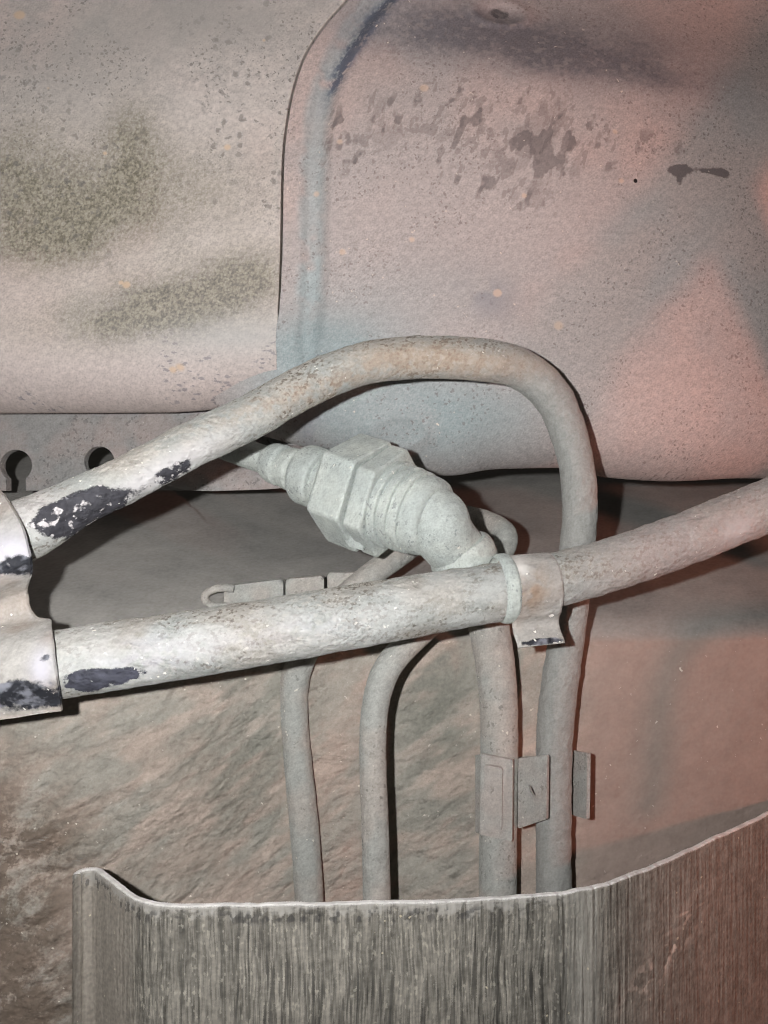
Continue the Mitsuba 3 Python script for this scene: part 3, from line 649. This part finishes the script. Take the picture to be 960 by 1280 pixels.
for i, (px, py, Y) in enumerate(RE):
    k = float(soft(np.array(i), 6, 12)); dy = 58 * (1 - k) + 17 * k
    rows.append([(px - 118 * t_, py + dy * t_, Y - 0.0015 * t_) for t_ in (1, 0.66, 0.33, 0)])
m = bridge(rows, 0.0014)
m = rough(m, 0.0016, 0.00022, 170, 3)
put(D + '__band', m, 'clamp_paint', 40)
tag(D, 'whitish double clamp with black worn patches holding both hoses at the left edge', 'clamp')

# ================================================================ retaining clip on the two right-hand uprights
Q = 'retaining_clip'
put(Q + '__front_plate', slab([(601, 942, .2815), (641, 950, .2775), (640, 1052, .2785), (600, 1043, .2825)], 0.0012), 'clip_dust', 25)
put(Q + '__raised_pad', slab([(605, 956, .2797), (628, 960, .2775), (627, 1040, .2785), (605, 1036, .2808)], 0.0012, round_=0.0012), 'clip_dust', 25)
put(Q + '__side_flange', slab([(594, 944, .2865), (602, 942, .2812), (601, 1043, .2822), (594, 1040, .2875)], 0.0010), 'clip_dust', 25)
put(Q + '__side_flange_001', slab([(640, 950, .2780), (644, 949, .292), (643, 1040, .293), (640, 1051, .2790)], 0.0008), 'clip_dust', 25)
put(Q + '__tab', slab([(648, 948, .2870), (684, 944, .2775), (683, 1024, .2780), (647, 1036, .2875)], 0.0012, hole=(665, 989, .2825, .0009, .0024, -18)), 'clip_dust', 25)
put(Q + '__back_strap', slab([(640, 948, .3005), (722, 944, .3005), (722, 1020, .3015), (640, 1030, .3015)], 0.0012), 'clip_dust', 25)
put(Q + '__end_flange', slab([(714, 938, .2950), (734, 942, .2845), (733, 1024, .2850), (713, 1018, .2955)], 0.0014), 'clip_dust', 25)
tag(Q, 'grey folded clip with a small hole gripping two upright pipes', 'clip')

# ================================================================ slitted strip on the ledge
S = 'edge_strip'
def strip_piece(x0, x1, y0, y1, Y, cap=False):
    lo_, n_ = 46, 26
    pts = []
    for i, px in enumerate(np.linspace(x0, x1, n_)):
        k = i / (n_ - 1)
        pts.append((px, y0 + (y1 - y0) * k))
    c = [(a_, b_, Y) for a_, b_ in pts] + [(a_, b_ + lo_, Y) for a_, b_ in pts[::-1]]
    return slab([c[0], c[n_ - 1], *c[n_:]], 0.007, round_=0.0015)
for i, (x0, x1, y0, y1) in enumerate(((280, 354, 733, 724), (357, 405, 724, 720), (409, 452, 716, 716))):
    m = rough(strip_piece(x0, x1, y0, y1, 0.306), 0.003, 0.0002, 200, i)
    put(S + '__segment' + ('' if not i else f'_{i:03d}'), m, 'pipe_dust', 35)
E = [(292, 736, .3045), (278, 735, .3035), (264, 738, .303), (256, 746, .303), (259, 754, .3025), (274, 758, .302), (300, 758, .3015), (340, 756, .301)]
e = spline([[*W(*q), 0.0015] for q in E], 120)
put(S + '__end_loop', skin(e[:, :3], e[:, 3], 24, 0.0001, 200, 6, True, shape=lambda r_, th_: r_), 'pipe_dust')
tag(S, 'low grey strip with narrow slits and a looped end behind the straight hose', 'strip')

# ================================================================ bent guard plate in the foreground
plan = [(101, 1092), (106, 1088), (113, 1087), (123, 1091), (140, 1104), (165, 1122), (190, 1131), (230, 1133), (320, 1132), (450, 1130), (560, 1127), (650, 1122), (700, 1118), (735, 1112), (765, 1104), (800, 1092), (840, 1075), (900, 1047), (960, 1019), (1060, 975), (1200, 920)]
pts = []
for px, py in plan:
    Y = -ZP * FPX / (py - 640); pts.append([(px - 480) / FPX * Y, Y, 0])
pts = np.array(pts)
s = np.r_[0, np.cumsum(np.linalg.norm(np.diff(pts, axis=0), axis=1))]
pc = spline(pts, 500)[:, :2]
sl = np.r_[0, np.cumsum(np.linalg.norm(np.diff(pc, axis=0), axis=1))]
tg = np.gradient(pc, axis=0); tg /= np.linalg.norm(tg, axis=1, keepdims=True)
nb = np.c_[-tg[:, 1], tg[:, 0]]                                                    # away from the lens
TH = 0.0024
cs = []                                                                             # cross-section: (offset away, dz)
for k in np.linspace(-0.12, -0.0008, 90): cs.append((0.0, k))
for q in np.radians([120, 150, 180][::-1]): pass
for q in np.linspace(180, 90, 6): cs.append((0.0008 + 0.0008 * math.cos(math.radians(q)), -0.0008 + 0.0008 * math.sin(math.radians(q))))
for q in np.linspace(90, 0, 6): cs.append((TH - 0.0008 + 0.0008 * math.cos(math.radians(q)), -0.0008 + 0.0008 * math.sin(math.radians(q))))
for k in np.linspace(-0.003, -0.12, 12): cs.append((TH, k))
cs = np.array(cs)
P = np.zeros((len(pc), len(cs), 3))
P[..., :2] = pc[:, None] + nb[:, None] * cs[None, :, 0, None]
P[..., 2] = ZP + cs[None, :, 1]
P[..., 1] += 0.0006 * (meshkit.fbm(P * 60, 3, 8) - 0.5)
P[..., 2] += 0.0007 * (meshkit.fbm(np.stack([P[..., 0] * 200, 0 * P[..., 0], 0 * P[..., 0]], -1), 3, 9) - 0.5)
uv = np.stack([np.broadcast_to(sl[:, None], P.shape[:2]), np.broadcast_to(cs[None, :, 1], P.shape[:2])], -1).reshape(-1, 2)
m = trimesh.Trimesh(P.reshape(-1, 3), grid_faces(len(pc), len(cs)), process=False)
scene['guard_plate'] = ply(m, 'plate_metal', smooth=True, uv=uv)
tag('guard_plate', 'bent dark sheet metal guard with vertical streaks and a bright upper edge', 'guard plate')
